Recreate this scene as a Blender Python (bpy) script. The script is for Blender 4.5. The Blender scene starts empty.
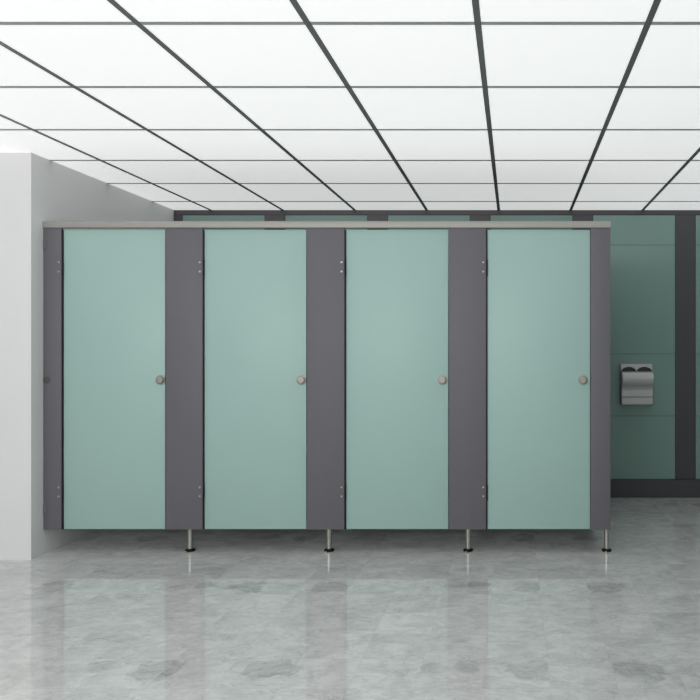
import bpy, bmesh, math
from mathutils import Vector, Matrix

C = bpy.context.scene.collection
scene = bpy.context.scene
F = 695.0                      # focal length in pixels of a 700 px frame
EYE = 1.25                     # eye height
CEIL = EYE + 1.1418            # ceiling height
YB = 5.79                      # back wall (post faces)
YS = 4.185                     # front of the cubicle run
XL = -2.835                    # white wall beside the cubicles
YW = 4.08                      # its end face


# ---------------------------------------------------------------- materials
def mat(name, col, rough=0.5, metal=0.0, spec=0.5, noise=0.0, nscale=8.0, coat=0.0, bump=0.0, stretch=(1, 1, 1)):
    m = bpy.data.materials.new(name)
    m.use_nodes = True
    nt = m.node_tree
    b = nt.nodes['Principled BSDF']
    b.inputs['Base Color'].default_value = (*col, 1)
    b.inputs['Roughness'].default_value = rough
    b.inputs['Metallic'].default_value = metal
    b.inputs['Specular IOR Level'].default_value = spec
    b.inputs['Coat Weight'].default_value = coat
    b.inputs['Coat Roughness'].default_value = 0.15
    if noise or bump:
        tc = nt.nodes.new('ShaderNodeTexCoord')
        mp = nt.nodes.new('ShaderNodeMapping')
        mp.inputs['Scale'].default_value = stretch
        nz = nt.nodes.new('ShaderNodeTexNoise')
        nz.inputs['Scale'].default_value = nscale
        nz.inputs['Detail'].default_value = 5
        nt.links.new(tc.outputs['Object'], mp.inputs['Vector'])
        nt.links.new(mp.outputs['Vector'], nz.inputs['Vector'])
        if noise:
            mx = nt.nodes.new('ShaderNodeMix')
            mx.data_type = 'RGBA'
            mx.inputs[6].default_value = (*[c * (1 - noise) for c in col], 1)
            mx.inputs[7].default_value = (*[min(1, c * (1 + noise)) for c in col], 1)
            nt.links.new(nz.outputs['Fac'], mx.inputs[0])
            nt.links.new(mx.outputs[2], b.inputs['Base Color'])
        if bump:
            bp = nt.nodes.new('ShaderNodeBump')
            bp.inputs['Strength'].default_value = bump
            bp.inputs['Distance'].default_value = 0.001
            nt.links.new(nz.outputs['Fac'], bp.inputs['Height'])
            nt.links.new(bp.outputs['Normal'], b.inputs['Normal'])
    return m


M_WALL = mat('white_plaster', (0.78, 0.783, 0.78), 0.7, noise=0.015, nscale=3, spec=0.3)
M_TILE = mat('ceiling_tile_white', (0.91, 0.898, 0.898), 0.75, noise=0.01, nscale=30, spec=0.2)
_e = M_TILE.node_tree.nodes['Principled BSDF']      # even emission added to brighten the ceiling tiles
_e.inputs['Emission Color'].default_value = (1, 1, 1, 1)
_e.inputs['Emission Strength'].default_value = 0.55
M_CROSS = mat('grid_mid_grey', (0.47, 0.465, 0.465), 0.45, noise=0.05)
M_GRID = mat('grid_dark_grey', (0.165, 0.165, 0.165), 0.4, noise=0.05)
M_DOOR = mat('sage_green_laminate', (0.355, 0.515, 0.478), 0.42, noise=0.02, nscale=2.5, spec=0.35)
M_PIL = mat('slate_grey_laminate', (0.138, 0.132, 0.148), 0.55, noise=0.03, nscale=3, spec=0.4)
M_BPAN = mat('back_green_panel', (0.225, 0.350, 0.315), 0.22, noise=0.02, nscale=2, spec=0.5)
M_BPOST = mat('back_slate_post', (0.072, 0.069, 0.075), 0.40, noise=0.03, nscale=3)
M_SEAM = mat('dark_joint', (0.02, 0.022, 0.022), 0.7, noise=0.1)
M_ALU = mat('brushed_aluminium', (0.37, 0.355, 0.335), 0.55, metal=0.6, bump=0.08, nscale=60, stretch=(0.3, 8, 8), noise=0.02)
M_STEEL = mat('satin_steel', (0.36, 0.34, 0.315), 0.5, metal=1.0, noise=0.03, nscale=40)
M_LEG = mat('polished_steel', (0.47, 0.455, 0.41), 0.33, metal=0.9, noise=0.03, nscale=40)
M_DISP = mat('satin_grey_steel', (0.56, 0.555, 0.55), 0.45, metal=0.4, noise=0.03, nscale=40, stretch=(0.3, 3, 3))
M_BLACK = mat('black_metal', (0.006, 0.006, 0.007), 0.5, spec=0.25, noise=0.1)
M_DARK = mat('dark_bracket', (0.075, 0.073, 0.066), 0.5, noise=0.1)


def floor_material():
    m = bpy.data.materials.new('polished_grey_stone_tiles')
    m.use_nodes = True
    nt = m.node_tree
    N, L = nt.nodes, nt.links
    b = N['Principled BSDF']
    tc = N.new('ShaderNodeTexCoord')
    P = tc.outputs['Object']

    def math_(op, a, c=None, d=None):
        n = N.new('ShaderNodeMath')
        n.operation = op
        for i, v in enumerate((a, c, d)):
            if v is None:
                continue
            if isinstance(v, (int, float)):
                n.inputs[i].default_value = v
            else:
                L.new(v, n.inputs[i])
        return n.outputs[0]

    def noise(scale, detail=6, rough=0.6, dist=0.0, vec=P, stretch=None):
        if stretch:
            mp = N.new('ShaderNodeMapping')
            mp.inputs['Scale'].default_value = stretch[:3]
            mp.inputs['Rotation'].default_value = (0, 0, stretch[3] if len(stretch) > 3 else 0)
            L.new(vec, mp.inputs['Vector'])
            vec = mp.outputs['Vector']
        n = N.new('ShaderNodeTexNoise')
        n.inputs['Scale'].default_value = scale
        n.inputs['Detail'].default_value = detail
        n.inputs['Roughness'].default_value = rough
        n.inputs['Distortion'].default_value = dist
        L.new(vec, n.inputs['Vector'])
        return n.outputs['Fac']

    def smooth(v, lo, hi, a=0.0, c=1.0):
        n = N.new('ShaderNodeMapRange')
        n.interpolation_type = 'SMOOTHSTEP'
        n.inputs['From Min'].default_value = lo
        n.inputs['From Max'].default_value = hi
        n.inputs['To Min'].default_value = a
        n.inputs['To Max'].default_value = c
        L.new(v, n.inputs['Value'])
        return n.outputs[0]

    sep = N.new('ShaderNodeSeparateXYZ')
    L.new(P, sep.inputs[0])
    X, Y = sep.outputs[0], sep.outputs[1]
    TX, TY = 0.2475, 0.2425
    tx = math_('DIVIDE', math_('SUBTRACT', X, 0.133), TX)
    ty = math_('DIVIDE', math_('SUBTRACT', Y, 3.029), TY)
    fx, fy = math_('FRACT', tx), math_('FRACT', ty)
    cell = N.new('ShaderNodeCombineXYZ')
    L.new(math_('FLOOR', tx), cell.inputs[0])
    L.new(math_('FLOOR', ty), cell.inputs[1])
    wn = N.new('ShaderNodeTexWhiteNoise')
    wn.noise_dimensions = '2D'
    L.new(cell.outputs[0], wn.inputs['Vector'])
    rnd = wn.outputs['Value']
    # offset the veining per tile so that veins break at the joints
    off = N.new('ShaderNodeVectorMath')
    off.operation = 'MULTIPLY_ADD'
    L.new(wn.outputs['Color'], off.inputs[0])
    off.inputs[1].default_value = (0.6, 0.6, 0.0)
    L.new(P, off.inputs[2])
    PV = off.outputs[0]
    seam_d = math_('MINIMUM',
                   math_('MULTIPLY', math_('MINIMUM', fx, math_('SUBTRACT', 1.0, fx)), TX),
                   math_('MULTIPLY', math_('MINIMUM', fy, math_('SUBTRACT', 1.0, fy)), TY))
    seam = smooth(seam_d, 0.0006, 0.0022, 1.0, 0.0)
    big = smooth(noise(2.2, 5, 0.6, 0.6, PV), 0.35, 0.68)
    mid = smooth(noise(7, 8, 0.68, 0.8, PV, (1.0, 1.5, 1, 0.5)), 0.34, 0.68)
    fine = noise(45, 8, 0.75, 0.2, PV, (1.0, 1.4, 1, 0.4))
    vein_n = noise(4.5, 7, 0.62, 1.2, PV, (0.8, 1.9, 1, 0.6))
    vein = smooth(math_('ABSOLUTE', math_('SUBTRACT', vein_n, 0.5)), 0.0, 0.018, 1.0, 0.0)
    patchn = smooth(noise(5.5, 7, 0.65, 0.7, PV, (1, 1.3, 1, 0.4)), 0.60, 0.66)
    # large worn patches that repeat with the stone print
    wx = N.new('ShaderNodeMath'); wx.operation = 'WRAP'
    L.new(X, wx.inputs[0]); wx.inputs[1].default_value = 1.043; wx.inputs[2].default_value = -0.387
    wy = N.new('ShaderNodeMath'); wy.operation = 'WRAP'
    L.new(Y, wy.inputs[0]); wy.inputs[1].default_value = 3.15; wy.inputs[2].default_value = 2.22
    edge = math_('MULTIPLY', math_('SUBTRACT', noise(8, 8, 0.68, 0.6), 0.5), 2.6)
    blotches = None
    for (cx, cy, rx, ry, clipl, clipr, wt) in ((0.475, 2.693, 0.135, 0.090, 0.383, 9, 1.0), (0.07, 2.693, 0.11, 0.095, -9, 0.133, 0.95),
                                           (-0.19, 2.72, 0.07, 0.065, -9, 9, 0.8), (-0.30, 2.70, 0.07, 0.05, -9, 9, 0.6),
                                           (0.80, 2.50, 0.10, 0.05, -9, 9, 0.4), (-0.27, 2.98, 0.10, 0.04, -9, 9, 0.5)):
        dx = math_('DIVIDE', math_('SUBTRACT', wx.outputs[0], cx), rx)
        dy = math_('DIVIDE', math_('SUBTRACT', wy.outputs[0], cy), ry)
        r = math_('SQRT', math_('ADD', math_('MULTIPLY', dx, dx), math_('MULTIPLY', dy, dy)))
        v = smooth(math_('ADD', r, edge), 0.72, 1.05, 1.0, 0.0)
        v = math_('MULTIPLY', v, wt)
        if clipl > -9:
            v = math_('MULTIPLY', v, math_('GREATER_THAN', wx.outputs[0], clipl))
        if clipr < 9:
            v = math_('MULTIPLY', v, math_('LESS_THAN', wx.outputs[0], clipr))
        blotches = v if blotches is None else math_('MAXIMUM', blotches, v)
    t = math_('ADD', 1.0, math_('MULTIPLY', math_('SUBTRACT', rnd, 0.5), 0.07))
    t = math_('ADD', t, math_('MULTIPLY', math_('SUBTRACT', big, 0.5), 0.10))
    t = math_('ADD', t, math_('MULTIPLY', math_('SUBTRACT', mid, 0.5), 0.22))
    t = math_('ADD', t, math_('MULTIPLY', math_('SUBTRACT', fine, 0.5), 0.42))
    wisp_n = noise(7.5, 8, 0.65, 1.6, PV, (0.7, 1.7, 1, 0.65))
    wisp = math_('MULTIPLY', smooth(math_('ABSOLUTE', math_('SUBTRACT', wisp_n, 0.52)), 0.0, 0.022, 1.0, 0.0), big)
    t = math_('ADD', t, math_('MULTIPLY', wisp, 0.07))
    t = math_('SUBTRACT', t, math_('MULTIPLY', vein, 0.15))
    t = math_('SUBTRACT', t, math_('MULTIPLY', patchn, 0.09))
    t = math_('SUBTRACT', t, math_('MULTIPLY', blotches, 0.21))
    t = math_('SUBTRACT', t, math_('MULTIPLY', seam, 0.07))
    sc = N.new('ShaderNodeVectorMath')
    sc.operation = 'SCALE'
    sc.inputs[0].default_value = FLOOR_COL
    L.new(t, sc.inputs['Scale'])
    L.new(sc.outputs[0], b.inputs['Base Color'])
    b.inputs['Roughness'].default_value = 0.025
    b.inputs['Specular IOR Level'].default_value = 0.85
    return m


FLOOR_COL = (0.605, 0.602, 0.598)
M_FLOOR = floor_material()


# ---------------------------------------------------------------- mesh helpers
def add_box(bm, x0, x1, y0, y1, z0, z1, bevel=0.0, seg=2):
    b2 = bmesh.new()
    bmesh.ops.create_cube(b2, size=1)
    for v in b2.verts:
        v.co = Vector(((x0 + x1) / 2 + v.co.x * (x1 - x0), (y0 + y1) / 2 + v.co.y * (y1 - y0),
                       (z0 + z1) / 2 + v.co.z * (z1 - z0)))
    if bevel:
        bmesh.ops.bevel(b2, geom=b2.edges[:], offset=bevel, segments=seg, profile=0.5, affect='EDGES')
    me = bpy.data.meshes.new('tmp')
    b2.to_mesh(me)
    b2.free()
    bm.from_mesh(me)
    bpy.data.meshes.remove(me)


def add_lathe(bm, prof, c, axis='z', n=32):
    """prof: list of (radius, height); revolve about an axis through c, closed at the ends."""
    rings = []
    for r, h in prof:
        ring = []
        for i in range(n):
            a = 2 * math.pi * i / n
            if axis == 'z':
                p = (c[0] + r * math.cos(a), c[1] + r * math.sin(a), c[2] + h)
            else:              # towards the viewer, -y
                p = (c[0] + r * math.cos(a), c[1] - h, c[2] + r * math.sin(a))
            ring.append(bm.verts.new(p))
        rings.append(ring)
    for a, b in zip(rings, rings[1:]):
        for i in range(n):
            bm.faces.new((a[i], a[(i + 1) % n], b[(i + 1) % n], b[i]))
    bm.faces.new(rings[0])
    bm.faces.new(rings[-1])


def add_extrude_x(bm, prof, x0, x1, bevel=0.0):
    """prof: closed (y, z) outline, extruded along x."""
    a = [bm.verts.new((x0, y, z)) for y, z in prof]
    b = [bm.verts.new((x1, y, z)) for y, z in prof]
    n = len(prof)
    for i in range(n):
        bm.faces.new((a[i], a[(i + 1) % n], b[(i + 1) % n], b[i]))
    bm.faces.new(a)
    bm.faces.new(b)


def obj(name, bm, material, parent=None, smooth=False):
    bmesh.ops.recalc_face_normals(bm, faces=bm.faces[:])
    me = bpy.data.meshes.new(name)
    bm.to_mesh(me)
    bm.free()
    me.materials.append(material)
    if smooth:
        for p in me.polygons:
            p.use_smooth = True
        me.set_sharp_from_angle(angle=math.radians(35))
    o = bpy.data.objects.new(name, me)
    C.objects.link(o)
    if parent is not None:
        o.parent = parent
        o.matrix_parent_inverse = world_inv(parent)
    return o


def world_inv(p):
    # meshes are written in place, so only an Empty moves its children's frame
    return Matrix.Translation(-Vector(p.location))


def box(name, m, x0, x1, y0, y1, z0, z1, parent=None, bevel=0.0):
    bm = bmesh.new()
    add_box(bm, x0, x1, y0, y1, z0, z1, bevel)
    return obj(name, bm, m, parent, smooth=bool(bevel))


def struct(o):
    o['kind'] = 'structure'
    return o


def thing(name, label, cat, loc, group=None):
    o = bpy.data.objects.new(name, None)
    o.empty_display_size = 0.1
    C.objects.link(o)
    o.location = loc
    o['label'] = label
    o['category'] = cat
    if group:
        o['group'] = group
    return o


def px(u, d):
    """horizontal place of a photo column at depth d"""
    return (u - 514.0) * d / F


# ---------------------------------------------------------------- the room
X0, X1, Y0 = -4.6, 1.85, -2.6
struct(box('floor', M_FLOOR, X0, X1 + 0.1, Y0, YB + 0.15, -0.06, 0.0))
struct(box('wall_left', M_WALL, X0, XL, YW, YB + 0.15, 0.0, CEIL))

# ceiling: white tiles with dark recessed grid between them
S, GW = 0.6, 0.024
gx = [-0.1275 + S * k for k in range(-7, 6)]
gy = [2.4505 + S * k for k in range(-8, 6)]
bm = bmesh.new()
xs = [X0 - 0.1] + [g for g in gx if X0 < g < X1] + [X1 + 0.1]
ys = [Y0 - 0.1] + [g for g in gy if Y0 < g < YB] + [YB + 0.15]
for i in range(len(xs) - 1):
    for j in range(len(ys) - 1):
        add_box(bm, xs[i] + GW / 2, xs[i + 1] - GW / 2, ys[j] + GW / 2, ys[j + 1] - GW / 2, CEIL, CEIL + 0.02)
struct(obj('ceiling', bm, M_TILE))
struct(box('ceiling_slab', M_SEAM, X0 - 0.1, X1 + 0.1, Y0 - 0.1, YB + 0.15, CEIL + 0.021, CEIL + 0.08))
n = 1
for g in gx:
    if X0 < g < X1:
        struct(box('trim_%d' % n, M_GRID, g - GW / 2, g + GW / 2, Y0, YB + 0.1, CEIL - 0.0015, CEIL + 0.020)); n += 1
for g in gy:
    if Y0 < g < YB:
        struct(box('trim_%d' % n, M_CROSS, X0, X1, g - GW / 2, g + GW / 2, CEIL - 0.001, CEIL + 0.018)); n += 1

# back wall: slate posts and bands framing jointed green panels
wall = struct(box('wall_back', M_SEAM, XL, X1, YB + 0.008, YB + 0.15, 0.0, CEIL))
ZB, ZT = 0.142, 2.352
PW, PITCH = 0.172, 0.8555
posts = [0.4875 + PITCH * k for k in range(-4, 4)]
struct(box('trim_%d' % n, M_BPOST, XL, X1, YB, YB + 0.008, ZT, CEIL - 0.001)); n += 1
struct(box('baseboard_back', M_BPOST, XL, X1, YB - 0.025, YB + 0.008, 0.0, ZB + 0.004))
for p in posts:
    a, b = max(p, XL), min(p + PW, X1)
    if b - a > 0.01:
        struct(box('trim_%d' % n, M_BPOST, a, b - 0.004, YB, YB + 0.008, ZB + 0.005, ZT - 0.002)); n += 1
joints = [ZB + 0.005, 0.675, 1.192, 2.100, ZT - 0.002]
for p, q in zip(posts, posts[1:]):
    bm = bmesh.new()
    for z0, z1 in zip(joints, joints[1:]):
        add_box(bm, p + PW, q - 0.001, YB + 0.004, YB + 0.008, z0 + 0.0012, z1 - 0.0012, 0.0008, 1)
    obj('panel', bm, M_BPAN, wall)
struct(box('wall_right_added', M_BPAN, X1, X1 + 0.1, Y0, YB + 0.15, 0.0, CEIL))  # unseen wall, set close and dark green to dim the right corner

# ---------------------------------------------------------------- cubicles
YD = YS + 0.009                         # door faces sit a little behind the pilasters
ZB0, ZT0 = 0.151, 1.957                 # bottom and top of the doors
door_px = [(63.7, 165.1), (204.5, 306.3), (346.2, 448.3), (487.4, 590.0)]
pil_px = [(43.2, 61.4), (165.7, 202.5), (306.9, 344.3), (448.9, 486.0), (590.6, 610.4)]
knob_px = [160.8, 301.6, 442.6, 583.1]
leg_px = [190.3, 329.2, 468.2, 606.6]
labels = [
    'first toilet cubicle, green door on a narrow slate pilaster against the white wall',
    'second toilet cubicle from the white wall, sage green door and wide slate pilaster',
    'third toilet cubicle from the white wall, sage green door and wide slate pilaster',
    'last toilet cubicle at the open right end, green door between wide and narrow slate pilasters',
]
YL = 4.262
for k in range(4):
    xa, xb = px(door_px[k][0], YD), px(door_px[k][1], YD)
    t = thing('toilet_cubicle', labels[k], 'toilet cubicle', ((xa + xb) / 2, YS + 0.02, 0.0),
              'toilet cubicles in one row')
    # door, with its lock
    door = box('door', M_DOOR, xa, xb, YD, YD + 0.018, ZB0, ZT0, t, 0.0015)
    kx, kz = px(knob_px[k], YD), EYE - 33.0 * YD / F
    bm = bmesh.new()
    add_lathe(bm, [(0.026, 0.0), (0.0285, 0.002), (0.0285, 0.006), (0.027, 0.008), (0.0225, 0.0085),
                   (0.0215, 0.019), (0.0185, 0.022), (0.011, 0.0225), (0.0105, 0.020)], (kx, YD, kz), 'y', 40)
    lock = obj('door_lock', bm, M_STEEL, door, True)
    lock['label'] = 'round satin steel lock knob'
    # pilaster on the hinge side (and the narrow end one for the last)
    runs = [pil_px[k]] + ([pil_px[4]] if k == 3 else [])
    for (u0, u1) in runs:
        p0, p1 = px(u0, YS), px(u1, YS)
        if u0 < 50:
            p0 = XL
        pil = box('pilaster', M_PIL, p0, p1, YS, YS + 0.02, ZB0, 1.9665, t, 0.0012)
        if u0 < 50:
            for zc, hh in ((1.862, 0.03), (1.052, 0.018), (0.272, 0.03)):
                bm = bmesh.new()
                if hh < 0.02:
                    add_lathe(bm, [(0.021, 0), (0.021, 0.004), (0.017, 0.006), (0.008, 0.0065)], (p0 + 0.022, YS, zc), 'y', 28)
                else:
                    add_box(bm, p0 + 0.001, p0 + 0.022, YS - 0.004, YS, zc - hh, zc + hh, 0.001, 1)
                br = obj('wall_bracket', bm, M_PIL if hh > 0.02 else M_DARK, pil, True)
    box('gap_shade_strip', M_BLACK, px(pil_px[k][1], YS) + 0.0003, xa - 0.0003, YS + 0.0012, YS + 0.020, ZB0, ZT0 - 0.002, t)  # black strip added in the hinge-side gap, standing in for its shade
    # hinges on the left edge of the door, screwed to the neighbouring pilaster
    hx = px(pil_px[k][1], YS)
    for zs in ((1.760, 1.704), (0.405, 0.351)):
        zc = sum(zs) / 2
        bm = bmesh.new()
        add_lathe(bm, [(0.0045, -0.05), (0.0055, -0.048), (0.0055, 0.048), (0.0045, 0.05)],
                  ((hx + xa) / 2 + 0.001, YS + 0.003, zc - 0.006), 'z', 16)
        h = obj('hinge', bm, M_BLACK, t, True)
        h['label'] = 'black hinge knuckle with two steel screws'
        for z in zs:
            bm = bmesh.new()
            add_lathe(bm, [(0.0062, 0.0), (0.0060, 0.002), (0.0045, 0.0035), (0.002, 0.0038)],
                      (hx - 0.0165, YS, z), 'y', 20)
            obj('screw', bm, M_LEG, h, True)
    # divider running back to the wall, on an adjustable leg with a floor plate
    for j in ([k - 1] if k else []) + ([3] if k == 3 else []):
        lx = px(leg_px[j], YL)
        if j == 3:
            dx0, dx1 = px(610.2, YS) - 0.020, px(610.2, YS) - 0.001
        else:
            dx0, dx1 = lx - 0.009, lx + 0.009
        box('divider', M_PIL, dx0, dx1, YS + 0.0205, YB - 0.003, ZB0 + 0.004, 1.955, t, 0.001)
        bm = bmesh.new()
        add_lathe(bm, [(0.016, 0.010), (0.016, ZB0 - 0.006), (0.020, ZB0 - 0.006), (0.020, ZB0 + 0.0035)], (lx, YL, 0.0), 'z', 32)
        leg = obj('leg', bm, M_LEG, t, True)
        leg['label'] = 'short round steel leg'
        bm = bmesh.new()
        add_lathe(bm, [(0.030, 0.0), (0.0305, 0.004), (0.029, 0.010), (0.019, 0.013), (0.0165, 0.016)], (lx, YL, 0.0), 'z', 32)
        fp = obj('foot_plate', bm, M_BLACK, leg, True)
        fp['label'] = 'dark round foot plate'
        bm = bmesh.new()
        add_lathe(bm, [(0.007, 0.0), (0.007, 0.006), (0.005, 0.009)], (lx - 0.010, YL - 0.041, 0.0), 'z', 16)
        obj('fixing_screw', bm, M_LEG, leg, True)

# head rail along the top
rx0, rx1 = XL + 0.001, px(611.2, YS - 0.006)
rail = thing('head_rail', 'long brushed aluminium rail along the top of the cubicle fronts', 'rail',
             ((rx0 + rx1) / 2, YS, 1.967))
zr0, zr1 = 1.9672, 2.0085
y0, y1 = YS - 0.006, YS + 0.029
prof = [(y0 + 0.004, zr0), (y0 + 0.001, zr0 + 0.001), (y0, zr0 + 0.004), (y0, zr1 - 0.008), (y0 + 0.002, zr1 - 0.003), (y0 + 0.007, zr1),
        (y1 - 0.007, zr1), (y1 - 0.002, zr1 - 0.003), (y1, zr1 - 0.008), (y1, zr0 + 0.003), (y1 - 0.003, zr0)]
bm = bmesh.new()
add_extrude_x(bm, prof, rx0, rx1 - 0.003)
obj('rail_profile', bm, M_ALU, rail, True)
bm = bmesh.new()
add_box(bm, rx1 - 0.003, rx1, y0, y1, zr0, zr1, 0.001, 1)
obj('end_cap', bm, M_ALU, rail, True)

# ---------------------------------------------------------------- dispenser on the back wall
WY = YB + 0.004
dc = 1.0125
t = thing('paper_dispenser', 'satin steel paper dispenser with curved cover hanging on the dark green back wall', 'dispenser', (dc, WY, 0.77))


def P(pts):
    return [(WY - d, z) for d, z in pts]


W = 0.129
# arched back housing
bm = bmesh.new()
cols = []
NS = 48
for i in range(NS + 1):
    x = -W + 2 * W * i / NS
    h = 0.0
    for c in (-0.064, 0.064):
        u = (x - c) / 0.063
        if abs(u) < 1:
            h = max(h, 0.041 * math.sqrt(1 - u * u))
    cols.append((x, 1.045 + h))
fr = WY - 0.055
bk = WY - 0.046
vs = []
for x, zl in cols:
    vs.append([bm.verts.new((dc + x, fr, zl)), bm.verts.new((dc + x, fr, 1.106)),
               bm.verts.new((dc + x, fr + 0.003, 1.109)), bm.verts.new((dc + x, bk, 1.109)), bm.verts.new((dc + x, bk, zl))])
for a, b in zip(vs, vs[1:]):
    for q in range(5):
        bm.faces.new((a[q], a[(q + 1) % 5], b[(q + 1) % 5], b[q]))
bm.faces.new(vs[0]); bm.faces.new(vs[-1])
add_box(bm, dc - W, dc + W, bk, WY, 1.099, 1.109)
add_box(bm, dc - W, dc - W + 0.004, bk, WY, 0.78, 1.099)
add_box(bm, dc + W - 0.004, dc + W, bk, WY, 0.78, 1.099)
add_box(bm, dc - W, dc + W, WY - 0.055, WY, 0.78, 1.044, 0.002, 1)
hous = obj('housing', bm, M_DISP, t, True)
box('roll_cavity', M_DARK, dc - W + 0.005, dc + W - 0.005, WY - 0.02, WY - 0.004, 1.0445, 1.0985, t)
# bulging cover
pts = [(0.056, 1.044), (0.100, 1.050), (0.108, 1.048)]
for i in range(15):
    a = math.radians(60 - 120 * i / 14)
    pts.append((0.075 + 0.052 * math.cos(a), 0.990 + 0.066 * math.sin(a)))
for i in range(1, 7):
    a = i / 6
    pts.append((0.101 - 0.016 * math.sin(a * math.pi / 2), 0.933 - 0.026 * a))
pts += [(0.083, 0.905), (0.056, 0.905)]
bm = bmesh.new()
add_extrude_x(bm, P(pts), dc - 0.1265, dc + 0.1265)
obj('cover', bm, M_DISP, t, True)
# lower stepped tray
pts = [(0.056, 0.904), (0.088, 0.904), (0.094, 0.899), (0.094, 0.846), (0.091, 0.842), (0.083, 0.839), (0.083, 0.836), (0.091, 0.832),
       (0.094, 0.828), (0.092, 0.780), (0.086, 0.774), (0.070, 0.771), (0.0, 0.771), (0.0, 0.7795), (0.056, 0.7795)]
bm = bmesh.new()
add_extrude_x(bm, P(pts), dc - 0.125, dc + 0.125)
obj('tray', bm, M_DISP, t, True)

# ---------------------------------------------------------------- camera
cd = bpy.data.cameras.new('camera')
cam = bpy.data.objects.new('camera', cd)
C.objects.link(cam)
cam.location = (0, 0, EYE)
cam.rotation_euler = (math.radians(90), 0, 0)
cd.sensor_width = 36.0
cd.lens = 36.0 * F / 700.0
cd.shift_x = (350 - 514) / 700.0
cd.shift_y = -(350 - 347) / 700.0
cd.clip_start = 0.05
scene.camera = cam


# ---------------------------------------------------------------- light
def area(name, loc, target, sx, sy, power, col=(1, 1, 1)):
    ld = bpy.data.lights.new(name, 'AREA')
    ld.shape = 'RECTANGLE'
    ld.size, ld.size_y = sx, sy
    ld.energy = power
    ld.color = col
    o = bpy.data.objects.new(name, ld)
    C.objects.link(o)
    o.location = loc
    d = Vector(target) - Vector(loc)
    o.rotation_euler = d.to_track_quat('-Z', 'Y').to_euler()
    return o


area('front_lamp', (-2.2, -1.8, 2.25), (-0.9, 4.185, 1.5), 3.6, 0.7, 116)
area('added_ceiling_fill', (-1.0, -0.8, 0.5), (-1.0, 0.6, 2.4), 4.5, 0.8, 16)  # unseen lamp added to brighten the ceiling from below

w = bpy.data.worlds.new('World')
scene.world = w
w.use_nodes = True
bg = w.node_tree.nodes['Background']
bg.inputs['Color'].default_value = (1, 1, 1, 1)
bg.inputs['Strength'].default_value = 0.25

vs_ = scene.view_settings
vs_.view_transform = 'Standard'
vs_.look = 'None'
vs_.gamma = 1
vs_.exposure = 0.0
vs_.use_curve_mapping = False
